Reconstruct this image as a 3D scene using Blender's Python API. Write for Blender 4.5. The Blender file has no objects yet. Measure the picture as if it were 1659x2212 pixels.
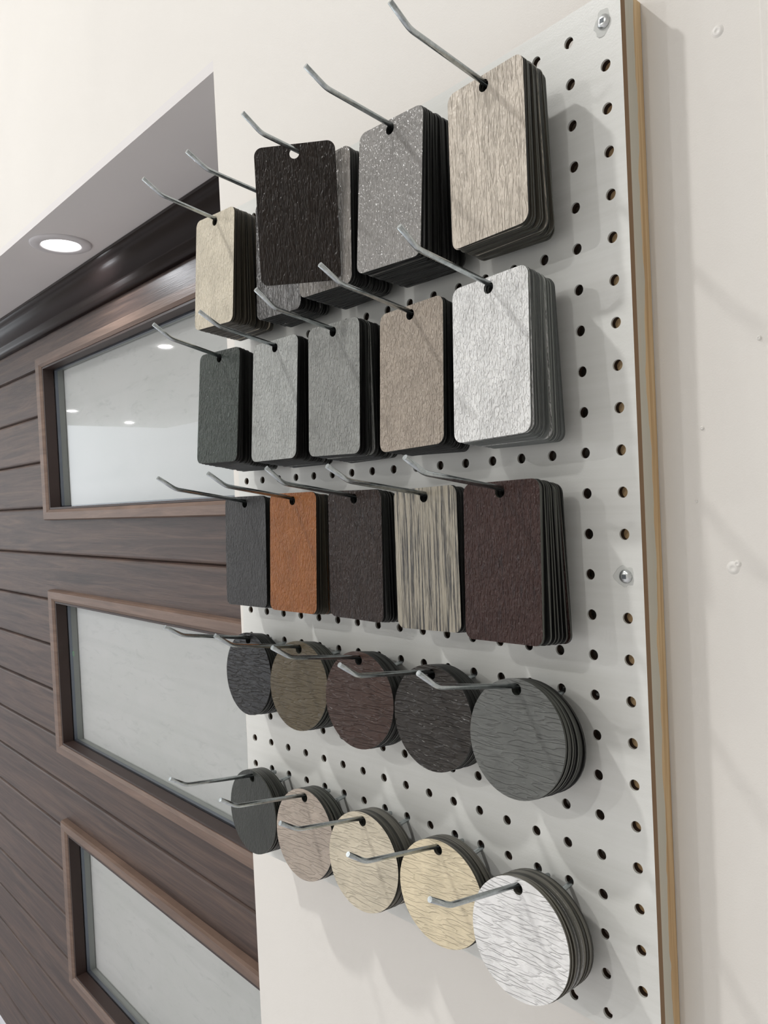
import bpy, bmesh, math, random
from mathutils import Vector, Matrix, Euler
random.seed(7)
C = bpy.context.scene.collection
SC = bpy.context.scene

# ---------------------------------------------------------------- camera
FPX = 1648.6
cam_d = bpy.data.cameras.new('camera')
cam_d.sensor_fit = 'VERTICAL'
cam_d.sensor_height = 36.0
cam_d.lens = FPX / 2212.0 * 36.0
cam_d.clip_start = 0.01
cam_d.clip_end = 100
cam = bpy.data.objects.new('camera', cam_d)
C.objects.link(cam)
right = Vector((0.6751, 0.7363, -0.0465))
down = Vector((-0.0164, -0.0480, -0.9987))
fwd = right.cross(down).normalized()
down = fwd.cross(right).normalized()
right.normalize()
M = Matrix(((right.x, -down.x, -fwd.x, 0.2414),
            (right.y, -down.y, -fwd.y, -0.4160),
            (right.z, -down.z, -fwd.z, 1.5247),
            (0, 0, 0, 1)))
cam.matrix_world = M
SC.camera = cam

# ---------------------------------------------------------------- world, exposure, ceiling lamps
w = bpy.data.worlds.new('world')
SC.world = w
w.use_nodes = True
w.node_tree.nodes['Background'].inputs[0].default_value = (0.90, 0.95, 1.0, 1)
w.node_tree.nodes['Background'].inputs[1].default_value = 3.2
SC.view_settings.view_transform = 'Standard'
SC.view_settings.look = 'None'
SC.view_settings.exposure = -0.42
SC.view_settings.gamma = 1.0
SC.view_settings.use_curve_mapping = False
SC.cycles.use_denoising = True
SC.cycles.max_bounces = 8
SC.cycles.diffuse_bounces = 4
SC.cycles.glossy_bounces = 4
SC.cycles.transparent_max_bounces = 8
SC.cycles.sample_clamp_indirect = 4.0

CEIL = 3.45
# (x, y, watts): recessed lamps in the shop ceiling; the second row is added fill
LAMPS = [(-1.27, -1.30, 38.0), (-4.2, -3.0, 34.0), (-8.26, -3.51, 26.0), (-16.2, -6.60, 30.0), (-14.6, -4.74, 22.0),
         (-0.3, -3.6, 42.0), (-3.0, -5.2, 95.0), (-7.4, -6.4, 30.0)]


def lin(r, g, b):
    f = lambda c: (c / 255 / 12.92) if c / 255 <= 0.04045 else ((c / 255 + 0.055) / 1.055) ** 2.4
    return (f(r), f(g), f(b), 1)


# ---------------------------------------------------------------- material helpers
class NT:
    def __init__(s, name):
        s.m = bpy.data.materials.new(name)
        s.m.use_nodes = True
        s.t = s.m.node_tree
        s.b = s.t.nodes['Principled BSDF']

    def n(s, t, **kw):
        o = s.t.nodes.new(t)
        for k, v in kw.items():
            setattr(o, k, v)
        return o

    def l(s, a, b):
        s.t.links.new(a, b)

    def set(s, **kw):
        for k, v in kw.items():
            s.b.inputs[k.replace('_', ' ')].default_value = v

    def coord(s, scale, kind='Object'):
        tc = s.n('ShaderNodeTexCoord')
        mp = s.n('ShaderNodeMapping')
        mp.inputs['Scale'].default_value = scale
        s.l(tc.outputs[kind], mp.inputs['Vector'])
        return mp.outputs[0]

    def noise(s, vec, scale=1.0, detail=3.0, rough=0.5, dist=0.0):
        o = s.n('ShaderNodeTexNoise')
        o.inputs['Scale'].default_value = scale
        o.inputs['Detail'].default_value = detail
        o.inputs['Roughness'].default_value = rough
        o.inputs['Distortion'].default_value = dist
        s.l(vec, o.inputs['Vector'])
        return o.outputs['Fac']

    def ramp(s, fac, stops):
        o = s.n('ShaderNodeValToRGB')
        e = o.color_ramp.elements
        while len(e) > 1:
            e.remove(e[0])
        e[0].position, e[0].color = stops[0]
        for p, c in stops[1:]:
            k = e.new(p)
            k.color = c
        s.l(fac, o.inputs[0])
        return o.outputs[0]

    def math(s, op, a, b=None):
        o = s.n('ShaderNodeMath', operation=op)
        for i, v in enumerate((a, b)):
            if v is None:
                continue
            if isinstance(v, (int, float)):
                o.inputs[i].default_value = v
            else:
                s.l(v, o.inputs[i])
        return o.outputs[0]

    def bump(s, h, dist, strength=1.0):
        o = s.n('ShaderNodeBump')
        o.inputs['Distance'].default_value = dist
        o.inputs['Strength'].default_value = strength
        s.l(h, o.inputs['Height'])
        s.l(o.outputs[0], s.b.inputs['Normal'])

    def mix(s, fac, a, b):
        o = s.n('ShaderNodeMix', data_type='RGBA')
        if isinstance(fac, float):
            o.inputs[0].default_value = fac
        else:
            s.l(fac, o.inputs[0])
        for i, v in ((6, a), (7, b)):
            if isinstance(v, tuple):
                o.inputs[i].default_value = v
            else:
                s.l(v, o.inputs[i])
        return o.outputs[2]


def g(v):
    return (v, v, v, 1)


def plain(name, col, rough=0.5, metal=0.0, emit=None, spec=None):
    k = NT(name)
    k.set(Base_Color=col, Roughness=rough, Metallic=metal)
    if spec is not None:
        k.b.inputs['Specular IOR Level'].default_value = spec
    if emit:
        k.b.inputs['Emission Color'].default_value = emit[0]
        k.b.inputs['Emission Strength'].default_value = emit[1]
    return k.m


def mat_wall(name, col, rough=0.55, bump=0.00016):
    k = NT(name)
    v = k.coord((1, 1, 1))
    n1 = k.noise(v, 1100.0, 4.0, 0.65)
    n2 = k.noise(v, 6.0, 3.0, 0.5)
    c = k.mix(k.ramp(n2, [(0.3, g(0)), (0.75, g(1))]), col, tuple(x * 0.965 for x in col[:3]) + (1,))
    k.l(c, k.b.inputs['Base Color'])
    k.set(Roughness=rough)
    k.bump(n1, bump, 0.7)
    return k.m


def mat_board():
    k = NT('white_pegboard_laminate')
    v = k.coord((1, 1, 1))
    n1 = k.noise(v, 900.0, 3.0, 0.6)
    n3 = k.noise(k.coord((3, 1, 120)), 1.0, 3.0, 0.6)
    c = k.mix(k.ramp(n3, [(0.35, g(0)), (0.7, g(1))]), lin(231, 232, 228), lin(224, 225, 220))
    k.l(c, k.b.inputs['Base Color'])
    k.set(Roughness=0.33)
    k.b.inputs['Specular IOR Level'].default_value = 0.45
    k.bump(n1, 0.00012, 0.6)
    return k.m


def mat_emboss(name, col, kind, rough=0.38, dist=0.0013, spec=0.45, fleck=None, streak=None, metal=0.0, raised=False):
    """Painted sheet with pressed wood-grain or stucco relief (relief only in the bump)."""
    k = NT(name)
    info = k.n('ShaderNodeObjectInfo')
    tc = k.n('ShaderNodeTexCoord')
    add = k.n('ShaderNodeVectorMath', operation='ADD')
    sc = k.n('ShaderNodeVectorMath', operation='SCALE')
    k.l(info.outputs['Location'], sc.inputs[0])
    sc.inputs['Scale'].default_value = 7.31
    k.l(tc.outputs['Object'], add.inputs[0])
    k.l(sc.outputs[0], add.inputs[1])

    def vec(s):
        mp = k.n('ShaderNodeMapping')
        mp.inputs['Scale'].default_value = s
        k.l(add.outputs[0], mp.inputs['Vector'])
        return mp.outputs[0]

    def ridge(f, w):        # narrow groove where the noise crosses its mean
        return k.ramp(k.math('ABSOLUTE', k.math('SUBTRACT', f, 0.5)), [(0.0, g(0)), (w * 0.45, g(0.6)), (w, g(1))])

    def plateau(f, lo=0.40, hi=0.60):
        return k.ramp(f, [(lo, g(0)), (hi, g(1))])
    if kind == 'bark':          # long upright cracks over a pebbled skin
        h1 = ridge(k.noise(vec((330, 1, 46)), 1.0, 2.0, 0.5, 0.25), 0.07)
        h2 = plateau(k.noise(vec((620, 1, 230)), 1.0, 1.0, 0.5, 0.2))
        h3 = plateau(k.noise(vec((1100, 1, 420)), 1.0, 0.0, 0.5, 0.0), 0.3, 0.7)
        wts = (0.62, 0.40, 0.22)
    elif kind == 'stucco':      # dense short upright worms
        h1 = plateau(k.noise(vec((700, 1, 340)), 1.0, 1.0, 0.5, 0.45), 0.38, 0.62)
        h2 = plateau(k.noise(vec((1150, 1, 130)), 1.0, 0.0, 0.5, 0.1), 0.35, 0.65)
        h3 = plateau(k.noise(vec((240, 1, 150)), 1.0, 1.0, 0.5, 0.3), 0.35, 0.65)
        wts = (0.52, 0.26, 0.30)
    else:                       # lying wood grain
        h1 = ridge(k.noise(vec((46, 1, 290)), 1.0, 1.5, 0.5, 0.25), 0.06)
        h2 = plateau(k.noise(vec((110, 1, 420)), 1.0, 0.5, 0.5, 0.35), 0.46, 0.56)
        h3 = plateau(k.noise(vec((30, 1, 90)), 1.0, 1.0, 0.5, 0.3), 0.35, 0.65)
        wts = (0.70, 0.32, 0.25)
    rr = k.math('ADD', k.math('ADD', k.math('MULTIPLY', h1, -wts[0] if raised else wts[0]), k.math('MULTIPLY', h2, wts[1])), k.math('MULTIPLY', h3, wts[2]))
    k.bump(rr, dist if kind == 'stucco' else dist * 0.7, 1.0)
    c = col
    if streak:
        s1 = k.noise(vec((560, 1, 16)), 1.0, 5.0, 0.75, 0.2)
        f = k.ramp(s1, [(streak[1] - 0.04, g(1)), (streak[1] + 0.08, g(0))])
        c = k.mix(f, col, streak[0])
    else:
        s1 = k.noise(vec((60, 1, 40)) if kind != 'bark' else vec((90, 1, 30)), 1.0, 3.0, 0.6)
        dk = tuple(x * 0.82 for x in col[:3]) + (1,)
        c = k.mix(k.ramp(s1, [(0.35, g(0)), (0.68, g(1))]), col, dk)
    if fleck:
        s2 = k.noise(vec((420, 1, 60)), 1.0, 3.0, 0.6)
        c = k.mix(k.ramp(s2, [(0.55, g(0)), (0.70, g(1))]), c, fleck)
    k.l(c, k.b.inputs['Base Color'])
    k.set(Roughness=rough, Metallic=metal)
    k.b.inputs['Specular IOR Level'].default_value = spec
    return k.m


def mat_edge(name, c0, c1, rough=0.45):
    k = NT(name)
    info = k.n('ShaderNodeObjectInfo')
    f = k.ramp(info.outputs['Random'], [(0.25, g(0)), (0.8, g(1))])
    c = k.mix(f, c0, c1)
    k.l(c, k.b.inputs['Base Color'])
    k.set(Roughness=rough)
    return k.m


def mat_metal():
    k = NT('zinc_plated_wire')
    v = k.coord((1, 1, 1))
    n1 = k.noise(v, 260.0, 3.0, 0.6)
    c = k.ramp(n1, [(0.3, lin(160, 168, 170)), (0.7, lin(200, 206, 208))])
    k.l(c, k.b.inputs['Base Color'])
    r = k.n('ShaderNodeMapRange')
    r.inputs['To Min'].default_value = 0.14
    r.inputs['To Max'].default_value = 0.32
    k.l(n1, r.inputs['Value'])
    k.l(r.outputs[0], k.b.inputs['Roughness'])
    k.set(Metallic=0.95)
    return k.m


def mat_woodgrain(name, base, dark, light, sx=1.2, rough=0.42):
    k = NT(name)
    info = k.n('ShaderNodeObjectInfo')
    tc = k.n('ShaderNodeTexCoord')
    add = k.n('ShaderNodeVectorMath', operation='ADD')
    cmb = k.n('ShaderNodeCombineXYZ')
    k.l(k.math('MULTIPLY', info.outputs['Random'], 11.0), cmb.inputs[0])
    k.l(tc.outputs['Object'], add.inputs[0])
    k.l(cmb.outputs[0], add.inputs[1])

    def vec(s):
        mp = k.n('ShaderNodeMapping')
        mp.inputs['Scale'].default_value = s
        k.l(add.outputs[0], mp.inputs['Vector'])
        return mp.outputs[0]
    n1 = k.noise(vec((sx, 1, 26)), 2.0, 6.0, 0.62, 1.4)
    n2 = k.noise(vec((9, 1, 260)), 2.0, 3.0, 0.6, 0.4)
    c = k.ramp(n1, [(0.30, dark), (0.5, base), (0.72, light)])
    c = k.mix(k.math('MULTIPLY', k.ramp(n2, [(0.45, g(0)), (0.7, g(1))]), 0.35), c, dark)
    k.l(c, k.b.inputs['Base Color'])
    k.set(Roughness=rough)
    k.b.inputs['Specular IOR Level'].default_value = 0.3
    k.bump(n2, 0.0004, 0.6)
    return k.m


def mat_batten_wood():
    k = NT('batten_wood_with_paint')
    tc = k.n('ShaderNodeTexCoord')
    sep = k.n('ShaderNodeSeparateXYZ')
    k.l(tc.outputs['Object'], sep.inputs[0])
    n1 = k.noise(k.coord((300, 300, 6)), 1.0, 4.0, 0.6, 0.5)
    c = k.ramp(n1, [(0.3, lin(190, 150, 104)), (0.55, lin(222, 192, 148)), (0.8, lin(232, 208, 168))])
    edge = k.noise(k.coord((1, 1, 9)), 1.0, 4.0, 0.65)
    # paint smear wandering over the front half of the side face
    lim = k.math('ADD', k.math('MULTIPLY', edge, 0.020), 0.0060)
    f = k.math('LESS_THAN', sep.outputs['Y'], lim)
    f = k.math('MULTIPLY', f, k.math('GREATER_THAN', sep.outputs['X'], 0.0100))
    f2 = k.noise(k.coord((60, 260, 40)), 1.0, 3.0, 0.6)
    f = k.math('MULTIPLY', f, k.ramp(f2, [(0.2, g(0.7)), (0.4, g(1))]))
    c = k.mix(f, c, lin(206, 202, 188))
    k.l(c, k.b.inputs['Base Color'])
    k.set(Roughness=0.65)
    k.bump(n1, 0.0004, 0.5)
    return k.m


def mat_concrete():
    k = NT('pale_plaster_panel')
    n1 = k.noise(k.coord((5, 5, 7)), 1.0, 8.0, 0.68, 0.5)
    n2 = k.noise(k.coord((16, 16, 60)), 1.0, 6.0, 0.7, 0.8)
    n3 = k.noise(k.coord((1, 1, 24)), 1.0, 2.0, 0.5, 0.0)
    c = k.ramp(n1, [(0.28, lin(246, 249, 246)), (0.6, lin(254, 255, 254))])
    c = k.mix(k.math('MULTIPLY', k.ramp(n2, [(0.56, g(0)), (0.72, g(1))]), 0.4), c, lin(208, 214, 211))
    c = k.mix(k.math('MULTIPLY', k.ramp(n3, [(0.5, g(0)), (0.66, g(1))]), 0.2), c, lin(214, 220, 216))
    k.l(c, k.b.inputs['Base Color'])
    k.set(Roughness=0.6)
    return k.m


def mat_glass():
    k = NT('window_glass')
    fr = k.n('ShaderNodeFresnel')
    fr.inputs['IOR'].default_value = 1.5
    tr = k.n('ShaderNodeBsdfTransparent')
    tr.inputs[0].default_value = (0.975, 0.985, 0.98, 1)
    gl = k.n('ShaderNodeBsdfGlossy')
    gl.inputs['Roughness'].default_value = 0.02
    mx = k.n('ShaderNodeMixShader')
    k.l(k.math('MINIMUM', k.math('MULTIPLY', fr.outputs[0], 1.4), 1.0), mx.inputs[0])
    k.l(tr.outputs[0], mx.inputs[1])
    k.l(gl.outputs[0], mx.inputs[2])
    k.l(mx.outputs[0], k.t.nodes['Material Output'].inputs[0])
    return k.m


M_WALL = mat_wall('warm_white_wall_paint', lin(236, 233, 227))
M_SOFF = mat_wall('white_soffit_paint', lin(232, 229, 228), 0.5, 0.0001)
M_CEIL = plain('white_ceiling_paint', lin(240, 239, 235), 0.8)
M_FLOOR = mat_wall('grey_floor', lin(226, 225, 230), 0.4)
M_BOARD = mat_board()
M_HARD = plain('brown_hardboard_edge', lin(140, 112, 84), 0.8)
M_WIRE = mat_metal()
M_BATTEN = mat_batten_wood()
M_HOLE = plain('shaded_fibre_hole_wall', lin(62, 46, 34), 0.9)  # hardboard again, with the shade inside the holes put into its colour
M_DOOR = mat_woodgrain('dark_walnut_door_skin', lin(78, 63, 57), lin(50, 41, 38), lin(102, 83, 72))
M_FRAME = mat_woodgrain('brown_window_frame', lin(114, 94, 82), lin(100, 82, 72), lin(130, 108, 95), 2.0, 0.4)
M_MOULD = plain('dark_brown_moulding', lin(36, 28, 27), 0.3, spec=0.3)
M_DARK = plain('dark_brown_reveal', lin(52, 38, 34), 0.5)
M_ALU = plain('brushed_spacer_metal', lin(150, 158, 172), 0.35, 0.8)
M_RETURN = plain('grey_return_panel', lin(222, 226, 223), 0.6)
M_CONC = mat_concrete()
M_GLASS = mat_glass()
M_SCREW = plain('bright_screw_metal', lin(205, 208, 208), 0.3, 0.9)
M_RECESS = plain('dark_screw_recess', lin(95, 100, 104), 0.5, 0.5)
M_GLUE = plain('clear_glue_smear', lin(206, 208, 204), 0.25)
M_TRIMW = plain('white_lamp_trim', lin(222, 220, 222), 0.45)
M_LENS = plain('lit_lamp_lens', lin(255, 255, 255), 0.5, 0, ((1.0, 0.99, 0.96, 1), 14.0))
M_GREEN = plain('green_ink', lin(90, 170, 110), 0.6)
M_PAINT = plain('white_wall_filler', lin(238, 236, 231), 0.4)
M_PLAIN = plain('plain_black_sheet', lin(24, 25, 24), 0.5)

M_PLAIN2 = plain('plain_grey_sheet', lin(126, 130, 128), 0.5)
M_PLAIN3 = plain('plain_dull_olive_sheet', lin(84, 81, 72), 0.5)


# ---------------------------------------------------------------- object helpers
def mesh_obj(name, verts, faces, mats, parent=None, smooth=False, idx=None):
    me = bpy.data.meshes.new(name)
    me.from_pydata(verts, [], faces)
    for m in (mats if isinstance(mats, (list, tuple)) else [mats]):
        me.materials.append(m)
    if idx:
        me.polygons.foreach_set('material_index', idx)
    if smooth:
        me.polygons.foreach_set('use_smooth', [True] * len(me.polygons))
    me.update()
    o = bpy.data.objects.new(name, me)
    C.objects.link(o)
    if parent:
        o.parent = parent
    return o


def tag(o, label=None, cat=None, group=None, kind=None):
    if label:
        o['label'] = label
    if cat:
        o['category'] = cat
    if group:
        o['group'] = group
    if kind:
        o['kind'] = kind
    return o


def thing(name, loc, label, cat, group=None):
    o = bpy.data.objects.new(name, None)
    o.empty_display_size = 0.02
    C.objects.link(o)
    o.location = loc
    return tag(o, label, cat, group)


def box(x0, x1, y0, y1, z0, z1):
    v = [(x, y, z) for x in (x0, x1) for y in (y0, y1) for z in (z0, z1)]
    f = [(0, 1, 3, 2), (4, 6, 7, 5), (0, 4, 5, 1), (2, 3, 7, 6), (0, 2, 6, 4), (1, 5, 7, 3)]
    return v, f


def box_obj(name, b, m, parent=None, bevel=0.0):
    v, f = box(*b)
    o = mesh_obj(name, v, f, m, parent)
    if bevel:
        bm = bmesh.new()
        bm.from_mesh(o.data)
        bmesh.ops.bevel(bm, geom=bm.edges[:], offset=bevel, segments=2, affect='EDGES', profile=0.5)
        bm.to_mesh(o.data)
        bm.free()
    return o


def prism_x(name, prof, x0, x1, m, parent=None, smooth=False):
    """Closed (y, z) profile swept along x."""
    n = len(prof)
    v = [(x0, y, z) for y, z in prof] + [(x1, y, z) for y, z in prof]
    f = [(i, (i + 1) % n, (i + 1) % n + n, i + n) for i in range(n)]
    f += [tuple(range(n))[::-1], tuple(range(n, 2 * n))]
    return mesh_obj(name, v, f, m, parent, smooth)


def tube(path, r, seg=14):
    """Round wire along a polyline; flat ends. Returns verts, faces."""
    pts = [Vector(p) for p in path]
    V, F = [], []
    ref = Vector((1, 0, 0))
    up = None
    for i, p in enumerate(pts):
        if i == 0:
            t = (pts[1] - p).normalized()
        elif i == len(pts) - 1:
            t = (p - pts[i - 1]).normalized()
        else:
            t = ((pts[i + 1] - p).normalized() + (p - pts[i - 1]).normalized()).normalized()
        if up is None:
            a = ref if abs(t.dot(ref)) < 0.9 else Vector((0, 0, 1))
            up = (a - t * a.dot(t)).normalized()
        else:
            up = (up - t * up.dot(t)).normalized()
        s = t.cross(up)
        for k in range(seg):
            an = 2 * math.pi * k / seg
            V.append(tuple(p + up * (r * math.cos(an)) + s * (r * math.sin(an))))
    for i in range(len(pts) - 1):
        for k in range(seg):
            a, b = i * seg + k, i * seg + (k + 1) % seg
            F.append((a, b, b + seg, a + seg))
    F.append(tuple(range(seg))[::-1])
    F.append(tuple(range((len(pts) - 1) * seg, len(pts) * seg)))
    return V, F


def rounded(path, rad, n=5):
    """Round the inner corners of a polyline."""
    P = [Vector(p) for p in path]
    out = [P[0]]
    for i in range(1, len(P) - 1):
        a, b, c = P[i - 1], P[i], P[i + 1]
        d1, d2 = (a - b), (c - b)
        q = min(rad, d1.length * 0.48, d2.length * 0.48)
        p0, p2 = b + d1.normalized() * q, b + d2.normalized() * q
        for k in range(n + 1):
            t = k / n
            out.append(p0 * (1 - t) ** 2 + b * 2 * t * (1 - t) + p2 * t * t)
    out.append(P[-1])
    return out


def wire_obj(name, path, r, m, parent, seg=14):
    v, f = tube(path, r, seg)
    o = mesh_obj(name, v, f, m, parent)
    sm = [len(p.vertices) == 4 for p in o.data.polygons]
    o.data.polygons.foreach_set('use_smooth', sm)
    return o


def lathe_z(prof, seg=48):
    """(r, z) profile turned about z; open profile."""
    V, F = [], []
    n = len(prof)
    for k in range(seg):
        a = 2 * math.pi * k / seg
        for r, z in prof:
            V.append((r * math.cos(a), r * math.sin(a), z))
    for k in range(seg):
        for i in range(n - 1):
            a, b = k * n + i, ((k + 1) % seg) * n + i
            F.append((a, b, b + 1, a + 1))
    return V, F


# ---------------------------------------------------------------- board coordinates
S = 0.0254
ZR = 1.80


def yb(x, z):
    """The sheet is not quite flat: it bows in between its screws and twists a little."""
    u = -x / S / 16
    v = (ZR - z) / S / 24
    return 0.0242 * u * (1 - u) - 0.01253 * u * v


WY = 0.025            # front of the wall behind the board
NX = -0.479           # corner of the wall where the door niche begins
SZ = 1.989            # underside of the niche
DY = 0.200            # front of the garage door

# ---------------------------------------------------------------- the room
XL, XR, YF = -17.2, 2.6, -8.0
wall = box_obj('wall_back', (NX, XR, WY, 0.34, 0.0, CEIL), M_WALL)
tag(wall, 'warm white painted wall behind the pegboard', kind='structure')
hd = box_obj('wall_header', (-3.4, NX, WY, DY + 0.06, SZ + 0.012, CEIL), M_WALL)
tag(hd, 'white wall above the garage door niche', kind='structure')
hd.name = 'wall_top'
so = box_obj('trim_1', (-3.4, NX, WY, 0.300, SZ, SZ + 0.012), M_SOFF)
tag(so, 'pale painted underside of the niche over the door', kind='structure')
wl2 = box_obj('wall_far', (XL, -3.4, WY, 0.34, 0.0, CEIL), M_WALL)
tag(wl2, 'white wall beyond the garage door', kind='structure')
tag(box_obj('wall_left', (XL - 0.1, XL, -5.6, 0.34, 0, CEIL), M_WALL), 'far white wall of the shop', kind='structure')
tag(box_obj('floor', (XL, XR, YF, 0.34, -0.05, 0), M_FLOOR), 'grey shop floor', kind='structure')
tag(box_obj('ceiling', (XL, XR, YF, 0.34, CEIL, CEIL + 0.05), M_CEIL), 'white shop ceiling', kind='structure')
tag(box_obj('wall_front', (-8.6, XR, YF - 0.1, YF, 0, CEIL), M_WALL), 'white wall behind the photographer beside the shop opening', kind='structure')
tag(box_obj('wall_right', (XR, XR + 0.1, YF, 0.34, 0, CEIL), M_WALL), 'white side wall of the shop', kind='structure')
tr = box_obj('trim_2', (0.0795, 0.16, WY - 0.004, WY, 0.0, CEIL), M_WALL, bevel=0.0012)
tag(tr, 'flat white wall trim at the right edge', kind='structure')

# painted-over screw heads and filler blobs on the wall, at the right of the board
for x, z, r in ((0.0558, 1.7773, 0.0024), (0.0534, 1.4745, 0.0026), (0.0723, 1.6024, 0.0010), (0.0385, 1.556, 0.0009),
                (0.0335, 1.5132, 0.0007), (0.0560, 1.4770, 0.0015)):
    v, f = lathe_z([(r * 1.5, 0), (r * 1.2, 0.0004), (r, 0.0008), (r * 0.6, 0.0011), (r * 0.45, 0.0008), (0.00001, 0.0007)], 16)
    o = mesh_obj('screw_dimple', v, f, M_PAINT, wall, True)
    o.location = (x, WY, z)
    o.rotation_euler = (math.pi / 2, 0, 0)

# ---------------------------------------------------------------- pegboard
BX1, BX0 = 0.0115, -16.5 * S
BZ1, BZ0 = ZR + 0.66 * S, ZR - 24.42 * S
HR = 0.0034
BT = 0.005
NOHOLE = {(0, 0), (0, 13), (16, 0), (16, 13)}


def build_board(parent):
    xs = [BX1] + [-(c + 0.5) * S for c in range(16)] + [BX0]
    zs = [BZ1] + [ZR - (r + 0.5) * S for r in range(24)] + [BZ0]
    V, F, I, cache = [], [], [], {}

    def vert(x, z, back):
        key = (round(x, 6), round(z, 6), back)
        if key not in cache:
            cache[key] = len(V)
            V.append((x, yb(x, z) + (BT if back else 0), z))
        return cache[key]
    K = 8
    for c in range(17):
        for r in range(25):
            x1, x0, z1, z0 = xs[c], xs[c + 1], zs[r], zs[r + 1]
            ring = []
            for k in range(K):
                ring.append((x0 + (x1 - x0) * k / K, z0))
            for k in range(K):
                ring.append((x1, z0 + (z1 - z0) * k / K))
            for k in range(K):
                ring.append((x1 - (x1 - x0) * k / K, z1))
            for k in range(K):
                ring.append((x0, z1 - (z1 - z0) * k / K))
            n = len(ring)
            hx, hz = -c * S, ZR - r * S
            if (c, r) in NOHOLE:
                F.append(tuple(vert(x, z, False) for x, z in ring)); I.append(0)
                F.append(tuple(vert(x, z, True) for x, z in ring)[::-1]); I.append(1)
                continue
            hole = []
            for k in range(n):
                an = math.radians(225) + 2 * math.pi * k / n
                hole.append((hx + HR * math.cos(an), hz + HR * math.sin(an)))
            # a slightly wider mouth: the laminate is broken back around each hole
            for k in range(n):
                k2 = (k + 1) % n
                a, b = vert(*ring[k], False), vert(*ring[k2], False)
                p, q = vert(*hole[k], False), vert(*hole[k2], False)
                F.append((a, b, q, p)); I.append(0)
                a2, b2 = vert(*ring[k], True), vert(*ring[k2], True)
                p2, q2 = vert(*hole[k], True), vert(*hole[k2], True)
                F.append((b2, a2, p2, q2)); I.append(1)
                # hole wall: a pale lip, then brown fibre darkened to carry the shade inside
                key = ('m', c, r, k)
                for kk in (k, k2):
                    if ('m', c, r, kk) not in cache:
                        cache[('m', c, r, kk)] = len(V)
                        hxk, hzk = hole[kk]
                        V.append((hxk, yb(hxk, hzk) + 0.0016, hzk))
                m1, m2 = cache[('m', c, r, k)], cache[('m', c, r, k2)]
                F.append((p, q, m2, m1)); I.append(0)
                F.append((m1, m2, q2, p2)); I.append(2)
    # outer edges
    def rim(pts):
        for (xa, za), (xb, zb) in zip(pts, pts[1:]):
            F.append((vert(xa, za, False), vert(xa, za, True), vert(xb, zb, True), vert(xb, zb, False))); I.append(1)

    def sub(arr):
        out = []
        for a, b in zip(arr, arr[1:]):
            out += [a + (b - a) * k / K for k in range(K)]
        return out + [arr[-1]]
    rim([(BX1, z) for z in sub(zs)])
    rim([(BX0, z) for z in sub(zs)][::-1])
    rim([(x, BZ1) for x in sub(xs)][::-1])
    rim([(x, BZ0) for x in sub(xs)])
    return mesh_obj('panel', V, F, [M_BOARD, M_HARD, M_HOLE], parent, False, I)


pb = thing('pegboard', (0, 0, 0), 'white perforated pegboard holding five rows of sample cards', 'pegboard')
build_board(pb)
for c, r in ((0, 0), (0, 13), (16, 0), (16, 13)):
    x, z = -c * S, ZR - r * S
    y = yb(x, z)
    # irregular smear of clear glue under the screw head
    rng = random.Random(c * 31 + r)
    n = 28
    ph = [rng.uniform(0, 6.28) for _ in range(4)]
    V = [(0, 0, 0.0002)]
    for k in range(n):
        a = 2 * math.pi * k / n
        rr = 0.0068 + 0.0010 * math.sin(2 * a + ph[0]) + 0.0006 * math.sin(5 * a + ph[1]) + 0.0003 * math.sin(9 * a + ph[2])
        V.append((rr * math.cos(a), rr * math.sin(a), 0.0001))
    for k in range(n):
        a = 2 * math.pi * k / n
        rr = 0.0071 + 0.0010 * math.sin(2 * a + ph[0]) + 0.0006 * math.sin(5 * a + ph[1]) + 0.0003 * math.sin(9 * a + ph[2])
        V.append((rr * math.cos(a), rr * math.sin(a), -0.0001))
    F = [(0, 1 + k, 1 + (k + 1) % n) for k in range(n)] + [(1 + k, 1 + n + k, 1 + n + (k + 1) % n, 1 + (k + 1) % n) for k in range(n)]
    o = mesh_obj('glue_smear', V, F, M_GLUE, pb)
    o.location = (x, y - 0.0001, z)
    o.rotation_euler = (math.pi / 2, 0, 0)
    R = 0.0042
    V, F = lathe_z([(R, 0.0), (R, 0.0005), (R * 0.93, 0.0012), (R * 0.72, 0.0018), (R * 0.45, 0.0021), (0.00001, 0.0022)], 28)
    o = mesh_obj('screw', V, F, M_SCREW, pb, True)
    o.location = (x, y - 0.0003, z)
    o.rotation_euler = (math.pi / 2, 0, 0)
    q = box_obj('square_recess', (-0.0013, 0.0013, -0.0013, 0.0013, 0.0015, 0.00235), M_RECESS, o)

# battens between board and wall
def batten(name, x0, x1, label):
    zs = [BZ0 + 0.001 + (BZ1 - BZ0 - 0.002) * k / 20 for k in range(21)]
    V, F = [], []
    for z in zs:
        for x in (x0, x1):
            V.append((x, yb(x, z) + BT + 0.0003, z))
            V.append((x, WY - 0.0004, z))
    for k in range(20):
        a = k * 4
        F += [(a, a + 2, a + 6, a + 4), (a + 3, a + 1, a + 5, a + 7), (a + 2, a + 3, a + 7, a + 6), (a + 1, a, a + 4, a + 5)]
    F += [(0, 1, 3, 2), (80, 82, 83, 81)]
    o = mesh_obj(name, V, F, M_BATTEN)
    return tag(o, label, 'batten')


batten('wooden_batten', -0.0165, 0.0105, 'paint-smeared wooden batten under the right edge of the pegboard')
batten('wooden_batten', -0.4185, -0.394, 'narrow wooden batten hidden behind the left edge of the pegboard')

# ---------------------------------------------------------------- garage door in the niche
door = thing('garage_door', (-1.5, DY, 0.0), 'dark walnut ribbed garage door with three long windows', 'garage door')


def dprism(name, prof, x0, x1, m, parent, smooth=False):
    o = prism_x(name, [(y - DY, z) for y, z in prof], x0 + 1.5, x1 + 1.5, m, parent, smooth)
    return o


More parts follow.
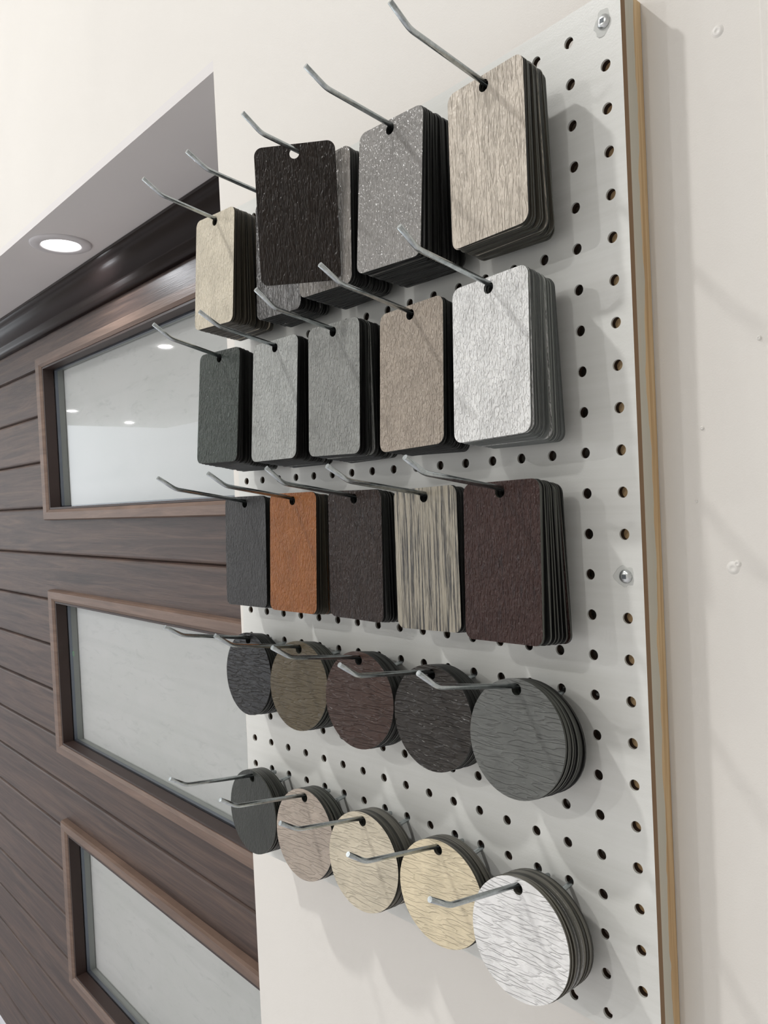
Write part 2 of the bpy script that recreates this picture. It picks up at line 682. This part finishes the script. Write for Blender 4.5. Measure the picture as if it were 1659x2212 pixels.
def dbox(name, b, m, parent, bevel=0.0):
    return box_obj(name, (b[0] + 1.5, b[1] + 1.5, b[2] - DY, b[3] - DY, b[4], b[5]), m, parent, bevel)


PL = 0.10667
DX0, DX1 = -3.35, NX - 0.006
WX0, WX1 = -1.563, -0.565       # outer edges of the window frames
FR = 0.036                      # frame width
joints = [1.428 + PL * k for k in range(5, -14, -1)]
windows = [(1.5056, 1.8728), (0.974, 1.3482), (0.4405, 0.818)]


def plank(z0, z1, x0, x1):
    g_ = 0.0045
    prof = [(DY + 0.0055, z0 + 0.0003), (DY + 0.0012, z0 + g_ * 0.7), (DY, z0 + g_ * 1.4), (DY, z1 - g_ * 1.4), (DY + 0.0012, z1 - g_ * 0.7),
            (DY + 0.0055, z1 - 0.0003), (DY + 0.012, z1 - 0.0003), (DY + 0.012, z0 + 0.0003)]
    dprism('plank', prof, x0, x1, M_DOOR, door)


for z1, z0 in zip(joints, joints[1:]):
    if z0 < 0.0:
        continue
    cut = any(z0 > a - 0.01 and z1 < b + 0.01 for a, b in windows)
    if cut:
        plank(z0, z1, DX0, WX0 + FR - 0.006)
        plank(z0, z1, WX1 - FR + 0.006, DX1)
    else:
        plank(z0, z1, DX0, DX1)

for a, b in windows:
    # liner behind the frame (dark reveal), rails, panes, spacer, grey return
    xi0, xi1, zi0, zi1 = WX0 + FR, WX1 - FR, a + FR * 0.72, b - FR * 0.72

    def ring(name, y0, y1, o0, i0, m, parent, bevel=0.0):
        """rectangular ring: outer margin o0, inner margin i0 measured from the daylight opening"""
        X0, X1, Z0, Z1 = xi0 - o0, xi1 + o0, zi0 - o0, zi1 + o0
        x0, x1, z0, z1 = xi0 + i0, xi1 - i0, zi0 + i0, zi1 - i0
        O = [(X0, Z0), (X1, Z0), (X1, Z1), (X0, Z1)]
        N = [(x0, z0), (x1, z0), (x1, z1), (x0, z1)]
        V = [(x + 1.5, y - DY, z) for y in (y0, y1) for L in (O, N) for x, z in L]
        F = []
        for k in range(4):
            q = (k + 1) % 4
            F += [(k, q, 4 + q, 4 + k), (8 + q, 8 + k, 12 + k, 12 + q), (q, k, 8 + k, 8 + q), (4 + k, 4 + q, 12 + q, 12 + k)]
        return mesh_obj(name, V, F, m, parent)
    win = ring('window', DY - 0.012, DY + 0.011, 0.001, 0.003, M_DARK, door)
    # four mitred frame rails with a chamfered inner edge
    X0, X1, Z0, Z1 = WX0, WX1, a, b
    rails = [((X0, Z0), (X0, Z1), (xi0, zi1), (xi0, zi0)), ((X1, Z1), (X1, Z0), (xi1, zi0), (xi1, zi1)),
             ((X1, Z0), (X0, Z0), (xi0, zi0), (xi1, zi0)), ((X0, Z1), (X1, Z1), (xi1, zi1), (xi0, zi1))]
    for (p0, p1, p2, p3) in rails:
        def lerp(p, q, t):
            return (p[0] + (q[0] - p[0]) * t, p[1] + (q[1] - p[1]) * t)
        L = [(0.0, DY - 0.0002), (0.03, DY - 0.012), (0.12, DY - 0.0165), (0.70, DY - 0.0165), (0.93, DY - 0.013), (1.0, DY - 0.006), (1.0, DY - 0.0002)]
        V, F = [], []
        for t, y in L:
            q0, q1 = lerp(p0, p3, t), lerp(p1, p2, t)
            V += [(q0[0] + 1.5, y - DY, q0[1]), (q1[0] + 1.5, y - DY, q1[1])]
        n = len(L)
        for k in range(n):
            i, j = 2 * k, 2 * ((k + 1) % n)
            F.append((i, i + 1, j + 1, j))
        F += [tuple(range(0, 2 * n, 2))[::-1], tuple(range(1, 2 * n, 2))]
        mesh_obj('frame_rail', V, F, M_FRAME, win)
    ring('spacer', DY + 0.0125, DY + 0.019, 0.001, 0.006, M_ALU, win)
    ring('return_strip', DY + 0.0195, DY + 0.033, 0.004, 0.002, M_RETURN, win)
    V = [(xi0 + 1.5, 0.0115, zi0), (xi1 + 1.5, 0.0115, zi0), (xi1 + 1.5, 0.0115, zi1), (xi0 + 1.5, 0.0115, zi1)]
    mesh_obj('glass_pane', V, [(0, 1, 2, 3)], M_GLASS, win)
    if abs(a - 0.974) < 0.01:
        vv, ff = [], []
        for k in range(24):
            an = 2 * math.pi * k / 24
            for r in (0.0052, 0.0040):
                vv.append((r * math.cos(an), 0, r * math.sin(an)))
        for k in range(24):
            q = (k + 1) % 24
            ff.append((2 * k, 2 * q, 2 * q + 1, 2 * k + 1))
        o = mesh_obj('glass_mark', vv, ff, M_GREEN, win)
        o.location = (-1.512 + 1.5 + 0.016, 0.0109, 1.205)
dbox('backing_panel', (DX0, DX1, DY + 0.034, DY + 0.044, 0.02, 1.97), M_CONC, door)

# moulding between door head and soffit
mo = thing('door_head_moulding', (-1.9, DY, SZ), 'dark glossy brown moulding along the top of the garage door', 'moulding')
prof = [(0.158, SZ - 0.0005), (0.158, 1.984), (0.1585, 1.980), (0.1602, 1.9768), (0.1630, 1.9748), (0.1655, 1.9728), (0.1668, 1.9695), (0.1674, 1.9645),
        (0.1690, 1.9580), (0.1718, 1.9520), (0.1755, 1.9470), (0.1795, 1.9432), (0.1840, 1.9408), (0.1852, 1.9398), (0.1855, 1.9375), (0.1858, 1.9290), (0.1866, 1.9245),
        (0.1890, 1.9215), (0.1930, 1.9200), (0.1985, 1.9195), (0.1985, SZ - 0.0005)]
o = prism_x('moulding_strip', [(y - DY, z - SZ) for y, z in prof], DX0 + 1.9, DX1 + 1.9, M_MOULD, mo, False)
o.data.polygons.foreach_set('use_smooth', [1 <= i <= 18 for i in range(len(o.data.polygons))])

# ---------------------------------------------------------------- lamps
def lamp(name, x, y, z, label, r_out, r_in, watts, group=None, size=None, col=(1.0, 0.985, 0.96)):
    t = thing(name, (x, y, z), label, 'lamp', group)
    v, f = lathe_z([(r_out, -0.0002), (r_out * 0.985, -0.0022), (r_out * 0.94, -0.0034), (r_in * 1.12, -0.0042), (r_in * 1.04, -0.003), (r_in, 0.0005)], 48)
    mesh_obj('trim_ring', v, f, M_TRIMW, t, True)
    v, f = lathe_z([(r_in, -0.0008), (r_in * 0.7, -0.0016), (0.00001, -0.002)], 40)
    mesh_obj('lens', v, f, M_LENS, t, True)
    ld = bpy.data.lights.new('lamp_light', 'AREA')
    ld.shape = 'DISK'
    ld.size = size or r_in * 1.9
    ld.energy = watts
    ld.color = col
    lo = bpy.data.objects.new('lamp_light', ld)
    C.objects.link(lo)
    lo.parent = t
    lo.location = (0, 0, -0.006)
    return t


lamp('recessed_light', -1.108, 0.088, SZ, 'round white recessed light glowing in the niche over the door', 0.051, 0.031, 1.1, col=(0.92, 0.95, 1.0))
CW = ['just in front of the pegboard', 'in front of the garage door', 'seen mirrored in the top window', 'far back by the left wall', 'mirrored small at the window edge', 'added as fill behind the photographer', 'added as fill out over the shop floor', 'added as fill farthest from the door']
for i, (x, y, wt) in enumerate(LAMPS):
    lamp('ceiling_light', x, y, CEIL, f'round recessed light in the shop ceiling, {CW[i]}', 0.09, 0.07, wt, 'ceiling lights of the shop')

# ---------------------------------------------------------------- hooks
WR = 0.00172
# bend and tip (distance from board, height over the hole row), metres: [row][column]
HK = {
    1: [((.1019, .0183), (.1182, .0287)), ((.1042, .0142), (.1213, .0239)), ((.1049, .0137), (.1200, .0236)), ((.1055, .0132), (.1216, .0218)), ((.1029, .0142), (.1178, .0239))],
    2: [((.0974, .0221), (.1134, .0330)), ((.0988, .0183), (.1155, .0279)), ((.0994, .0165), (.1151, .0279)), ((.1007, .0163), (.1168, .0257)), ((.1044, .0170), (.1183, .0269))],
    3: [((.0983, .0188), (.1143, .0290)), ((.0980, .0183), (.1135, .0287)), ((.0978, .0170), (.1123, .0284)), ((.1006, .0152), (.1178, .0251)), ((.1068, .0163), (.1217, .0254))],
    4: [((.0966, .0188), (.1128, .0284)), ((.0973, .0178), (.1127, .0282)), ((.0979, .0173), (.1134, .0272)), ((.0999, .0150), (.1146, .0249)), ((.1032, .0201), (.1184, .0310))],
    5: [((.0980, .0157), (.1129, .0251)), ((.0990, .0163), (.1135, .0259)), ((.0971, .0183), (.1127, .0279)), ((.0997, .0196), (.1142, .0295)), ((.1009, .0191), (.1172, .0290))],
}
ROWN = {1: 'top', 2: 'second', 3: 'third', 4: 'fourth', 5: 'bottom'}


def stem_z(r, k, d):
    (tb, zb), _ = HK[r][k]
    return zb / tb * d


def hook(r, k, what):
    col = 14.5 - 3 * k
    x, z = -col * S, ZR - (5 * (r - 1) + 1) * S
    y0 = yb(x, z)
    t = thing('peg_hook', (x, y0, z), f'zinc wire peg hook carrying the {what}', 'hook', 'wire peg hooks on the pegboard')
    (tb, zb), (tt, zt) = HK[r][k]
    d0 = 0.0055
    path = rounded([(0, -d0, zb / tb * d0), (0, -tb, zb), (0, -tt, zt)], 0.0035, 4)
    wire_obj('stem', path, WR, M_WIRE, t)
    # two-pronged base: bar across the front, legs back into two holes, ends turned up behind the sheet
    e = 0.5 * S
    hz = -0.0015
    ya = [yb(x + s * e, z) - y0 for s in (-1, 1)]
    bz = hz - 0.0022
    P = [(-e, ya[0] + 0.0095, hz + 0.0095), (-e, ya[0] + 0.0085, hz), (-e, -0.0095, bz), (e, -0.0095, bz), (e, ya[1] + 0.0085, hz), (e, ya[1] + 0.0095, hz + 0.0095)]
    wire_obj('prong_bracket', rounded(P, 0.004, 4), WR * 0.95, M_WIRE, t, 12)
    return t


# ---------------------------------------------------------------- sample cards
HOLE = 0.0038
TOP = 0.0047           # card edge above the wire


def TD(c, hz, R):
    """Angles round the disc that are spread evenly as seen from its hole, mixed with even ones round the rim."""
    out = {round(2 * math.pi * i / 56, 6) for i in range(56)}
    for i in range(28):
        a = 2 * math.pi * i / 28
        ux, uz = math.cos(a), math.sin(a)
        b = uz * (hz - c)
        t = -b + math.sqrt(b * b - ((hz - c) ** 2 - R * R))
        out.add(round(math.atan2(hz - c + t * uz, t * ux) % (2 * math.pi), 6))
    return sorted(out)


def card_outline(kind, R=0.0377):
    cz = -(HOLE - WR)      # hole centre below wire centre (origin = wire centre)
    if kind == 'disc':
        c = TOP - R
        return [(R * math.cos(t), c + R * math.sin(t)) for t in TD(c, cz, R)], cz
    W, H, q = 0.031, 0.1015, 0.0062
    z1, z0 = TOP, TOP - H
    pts = []
    tb = [math.radians(t) for t in (-64, -56, -48, -40, -32, -24, -16, -8, 0)]
    side = [cz + W * math.tan(t) for t in tb]
    for cx, cz_, a0 in ((W - q, z1 - q, 0), (-W + q, z1 - q, 90), (-W + q, z0 + q, 180), (W - q, z0 + q, 270)):
        for i in range(7):
            a = math.radians(a0 + 15 * i)
            pts.append((cx + q * math.cos(a), cz_ + q * math.sin(a)))
        if a0 == 0:
            hh = z1 - cz
            pts += [(-hh * math.tan(math.radians(t)), z1) for t in range(-64, 65, 8)]
        elif a0 == 90:
            pts += [(-W, zz) for zz in side[::-1] if z0 + q < zz < z1 - q]
        elif a0 == 180:
            pts += [(-(W - q) + 2 * (W - q) * i / 5, z0) for i in range(1, 5)]
        else:
            pts += [(W, zz) for zz in side if z0 + q < zz < z1 - q]
    return pts, cz


def card_mesh(name, kind, th, face, edge, back=None):
    out, hz = card_outline(kind)
    n = len(out)
    hole = []
    for x, z in out:
        a = math.atan2(z - hz, x)
        hole.append((HOLE * math.cos(a), hz + HOLE * math.sin(a)))
    b = 0.00012
    V = [(x, -th, z) for x, z in out] + [(x, -th, z) for x, z in hole] + [(x, 0, z) for x, z in out] + [(x, 0, z) for x, z in hole]
    F, I = [], []
    for k in range(n):
        q = (k + 1) % n
        F.append((q, k, n + k, n + q)); I.append(0)
        F.append((2 * n + k, 2 * n + q, 3 * n + q, 3 * n + k)); I.append(2)
        F.append((k, q, 2 * n + q, 2 * n + k)); I.append(1)
        F.append((n + q, n + k, 3 * n + k, 3 * n + q)); I.append(1)
    me = bpy.data.meshes.new(name)
    me.from_pydata(V, [], F)
    for m in (face, edge, back or M_PLAIN):
        me.materials.append(m)
    me.polygons.foreach_set('material_index', I)
    # outer normals
    bm = bmesh.new()
    bm.from_mesh(me)
    bmesh.ops.recalc_face_normals(bm, faces=bm.faces[:])
    bm.to_mesh(me)
    bm.free()
    return me


E_BLACK = mat_edge('dark_sheet_edge', lin(14, 14, 14), lin(56, 58, 56))
E_GREY = mat_edge('grey_sheet_edge', lin(62, 66, 65), lin(122, 126, 122))
E_MID = mat_edge('mid_sheet_edge', lin(26, 27, 25), lin(80, 82, 76))
E_BROWN = mat_edge('olive_sheet_edge', lin(26, 24, 20), lin(74, 68, 56))
E_LIGHT = mat_edge('mixed_sheet_edge', lin(50, 50, 46), lin(112, 110, 102))

# (row, column): colour words, colour, relief, front distance d, yaw, pitch, roll, dx, back d, count, edge, extra material args
SPEC = {
    (1, 0): ('pale beige', (220, 211, 190), 'stucco', .0489, .050, -.051, .040, -.0010, .0175, 24, E_BROWN, dict(dist=.0009)),
    (1, 1): ('glossy dark grey', (74, 73, 72), 'bark', .0375, .03, -.03, .02, 0, .0165, 17, E_BLACK, dict(rough=.22, dist=.0006, spec=.8)),
    (1, 2): ('speckled warm grey', (128, 123, 116), 'bark', .0485, .03, -.025, .02, 0, .0170, 22, E_BLACK, dict(rough=.25, spec=.8)),
    (1, 3): ('sparkling mid grey', (140, 138, 134), 'stucco', .0477, .040, -.070, .022, -.0015, .0175, 25, E_BLACK, dict(rough=.25, dist=.0006, spec=.8)),
    (1, 4): ('large cream beige', (218, 208, 193), 'bark', .0384, -.022, -.033, -.017, 0, .0170, 23, E_MID, {}),
    (2, 0): ('dark green grey', (58, 67, 61), 'stucco', .0496, .075, -.080, .021, 0, .0170, 22, E_BLACK, dict(rough=.3, spec=.4)),
    (2, 1): ('light silver grey', (176, 179, 176), 'stucco', .0449, .040, -.080, .002, 0, .0175, 22, E_BLACK, {}),
    (2, 2): ('neutral mid grey', (150, 152, 148), 'stucco', .0452, .008, -.035, .025, 0, .0175, 23, E_BLACK, {}),
    (2, 3): ('taupe tan', (176, 164, 150), 'stucco', .0369, .015, -.095, -.035, 0, .0185, 16, E_BLACK, dict(rough=.32)),
    (2, 4): ('bright white', (243, 244, 242), 'stucco', .0402, -.023, -.079, -.033, -.0010, .0165, 19, E_GREY, {}),
    (3, 0): ('charcoal grey', (62, 62, 62), 'stucco', .0284, .068, -.039, .0, 0, .0150, 11, E_BLACK, dict(dist=.0007, spec=.3)),
    (3, 1): ('orange brown', (150, 90, 35), 'stucco', .0327, .059, -.055, .002, 0, .0165, 12, E_BROWN, dict(dist=.0011, fleck=lin(140, 78, 30))),
    (3, 2): ('dark espresso brown', (48, 35, 29), 'stucco', .0309, .032, -.021, .017, 0, .0150, 13, E_BLACK, dict(rough=.30, dist=.0013, spec=.35, fleck=lin(34, 27, 26))),
    (3, 3): ('grey striped wood-look', (158, 151, 135), 'bark', .0291, .007, -.044, -.031, -.0015, .0150, 11, E_BLACK, dict(dist=.0003, streak=(lin(50, 49, 48), .455))),
    (3, 4): ('deep maroon brown', (60, 38, 33), 'stucco', .0368, -.019, -.065, -.023, -.0015, .0175, 16, E_MID, dict(rough=.36, dist=.0012, spec=.32, fleck=lin(48, 34, 33))),
    (4, 0): ('glossy black', (18, 18, 17), 'grain', .0296, .0, -.062, -.006, 0, .0150, 11, E_BLACK, dict(rough=.3, dist=.0012, spec=.3, raised=True)),
    (4, 1): ('olive brown', (88, 78, 58), 'grain', .0317, .07, -.095, -.005, 0, .0150, 13, E_MID, dict(rough=.34, dist=.0009, spec=.3)),
    (4, 2): ('dark chocolate', (66, 47, 39), 'grain', .0323, .07, -.080, -.007, 0, .0150, 13, E_BLACK, dict(rough=.30, dist=.0012, spec=.3, raised=True)),
    (4, 3): ('black brown', (42, 37, 31), 'grain', .0304, .026, -.052, -.008, 0, .0150, 12, E_BLACK, dict(rough=.28, dist=.0013, spec=.35, raised=True)),
    (4, 4): ('plain slate grey', (104, 106, 103), 'grain', .0300, .0, -.120, -.012, .0003, .0155, 9, E_MID, dict(rough=.42, dist=.0009, spec=.3, raised=True)),
    (5, 0): ('dark charcoal green', (58, 61, 57), 'stucco', .0308, .008, -.054, -.022, .0004, .0150, 13, E_MID, dict(dist=.0003, spec=.25)),
    (5, 1): ('greige', (176, 163, 150), 'grain', .0319, .05, -.095, -.018, .0004, .0150, 14, E_MID, dict(dist=.0009)),
    (5, 2): ('sand beige', (214, 204, 182), 'grain', .0350, .08, -.086, -.020, .0004, .0150, 14, E_LIGHT, dict(dist=.0009, raised=True)),
    (5, 3): ('warm cream', (234, 220, 188), 'grain', .0315, .09, -.035, -.033, .0006, .0150, 12, E_LIGHT, dict(dist=.0009, raised=True)),
    (5, 4): ('white', (244, 244, 243), 'grain', .0375, .010, -.090, -.037, .0004, .0150, 16, E_LIGHT, dict(dist=.0012)),
}
ORD = ['first', 'second', 'third', 'fourth', 'fifth', 'sixth', 'seventh', 'eighth', 'ninth', 'tenth', 'eleventh', 'twelfth', 'thirteenth', 'fourteenth', 'fifteenth', 'sixteenth']


def place(o, r, k, d, yaw, pitch, roll, dx):
    col = 14.5 - 3 * k
    x, z = -col * S, ZR - (5 * (r - 1) + 1) * S
    y0 = yb(x, z)
    o.location = (x + dx, y0 - d, z + stem_z(r, k, d))
    o.rotation_euler = (Matrix.Rotation(yaw, 3, 'Z') @ Matrix.Rotation(pitch, 3, 'X') @ Matrix.Rotation(roll, 3, 'Y')).to_euler()


for (r, k), (words, rgb, kind, d, yaw, pitch, roll, dx, d2, cnt, edge, kw) in SPEC.items():
    shape = 'disc' if r >= 4 else 'card'
    nm = 'sample_disc' if shape == 'disc' else 'sample_card'
    noun = 'round sample disc' if shape == 'disc' else 'sample card'
    plural = 'round discs' if shape == 'disc' else 'cards'
    face = mat_emboss(f'{words} embossed sheet'.replace(' ', '_'), lin(*rgb), kind, **kw)
    relief = {'bark': 'bark-grained', 'stucco': 'stucco-textured', 'grain': 'wood-grained'}[kind]
    if (r, k) == (5, 0):
        relief = 'smooth'
    gap = (d - d2) / (cnt - 1)
    TH = gap * 0.86
    me = card_mesh(nm, shape, TH, face, edge)
    rear_mat = M_PLAIN2 if (r, k) == (2, 4) else (M_PLAIN3 if edge in (E_LIGHT, E_BROWN) or (r, k) == (1, 4) else M_PLAIN)
    me_dark = card_mesh(nm, shape, TH, rear_mat, edge)      # most rear pieces take a plain, mostly darker face colour
    light = 0.28 if r == 5 and k > 0 else (0.15 if (r, k) in ((2, 4), (1, 4), (1, 0)) else 0.06)
    what = f'{words} {plural} in the {ROWN[r]} row'
    hook(r, k, what)
    rng = random.Random(r * 100 + k)
    pb2 = 0.045 if shape == 'card' else 0.060
    for i in range(cnt):
        f = i / (cnt - 1)
        j = 0 if i == 0 else 1
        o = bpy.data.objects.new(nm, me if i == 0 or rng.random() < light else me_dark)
        C.objects.link(o)
        e = (1 - f)
        dj = d + (d2 - d) * f + j * (gap - TH) * rng.uniform(-.3, .3)
        place(o, r, k, dj, yaw * e, pitch + (pb2 - pitch) * f, roll * e + j * rng.uniform(-.022, .022), dx * e + j * rng.uniform(-.0006, .0006) * (1 if shape == 'card' else .3))
        if i == 0:
            tag(o, f'{words} {relief} {noun} at the front of its hook, {ROWN[r]} row', noun.replace('round ', ''), f'{words} {noun}s')
        else:
            if i == cnt - 1:
                lab = f'rearmost {noun} in the {words} stack, nearest the pegboard, {ROWN[r]} row'
            elif i < 12 or i < cnt * 0.6:
                lab = f'{ORD[i]} {noun} from the front in the {words} stack, {ROWN[r]} row'
            else:
                lab = f'{ORD[cnt - 1 - i]} {noun} from the back in the {words} stack, {ROWN[r]} row'
            tag(o, lab, noun.replace('round ', ''), f'{words} {noun}s')

# the loose dark brown card hung in front of the speckled grey stack, turned towards the room
face = mat_emboss('dark_brown_loose_sheet', lin(38, 30, 25), 'bark', rough=.3, dist=.0011, spec=.28)
o = bpy.data.objects.new('sample_card', card_mesh('sample_card', 'card', 0.0008, face, E_BLACK))
C.objects.link(o)
place(o, 1, 2, .075, .671, .044, .007, -.0018)
tag(o, 'dark brown bark-grained card hanging turned outward, alone in front of a grey stack', 'sample card')
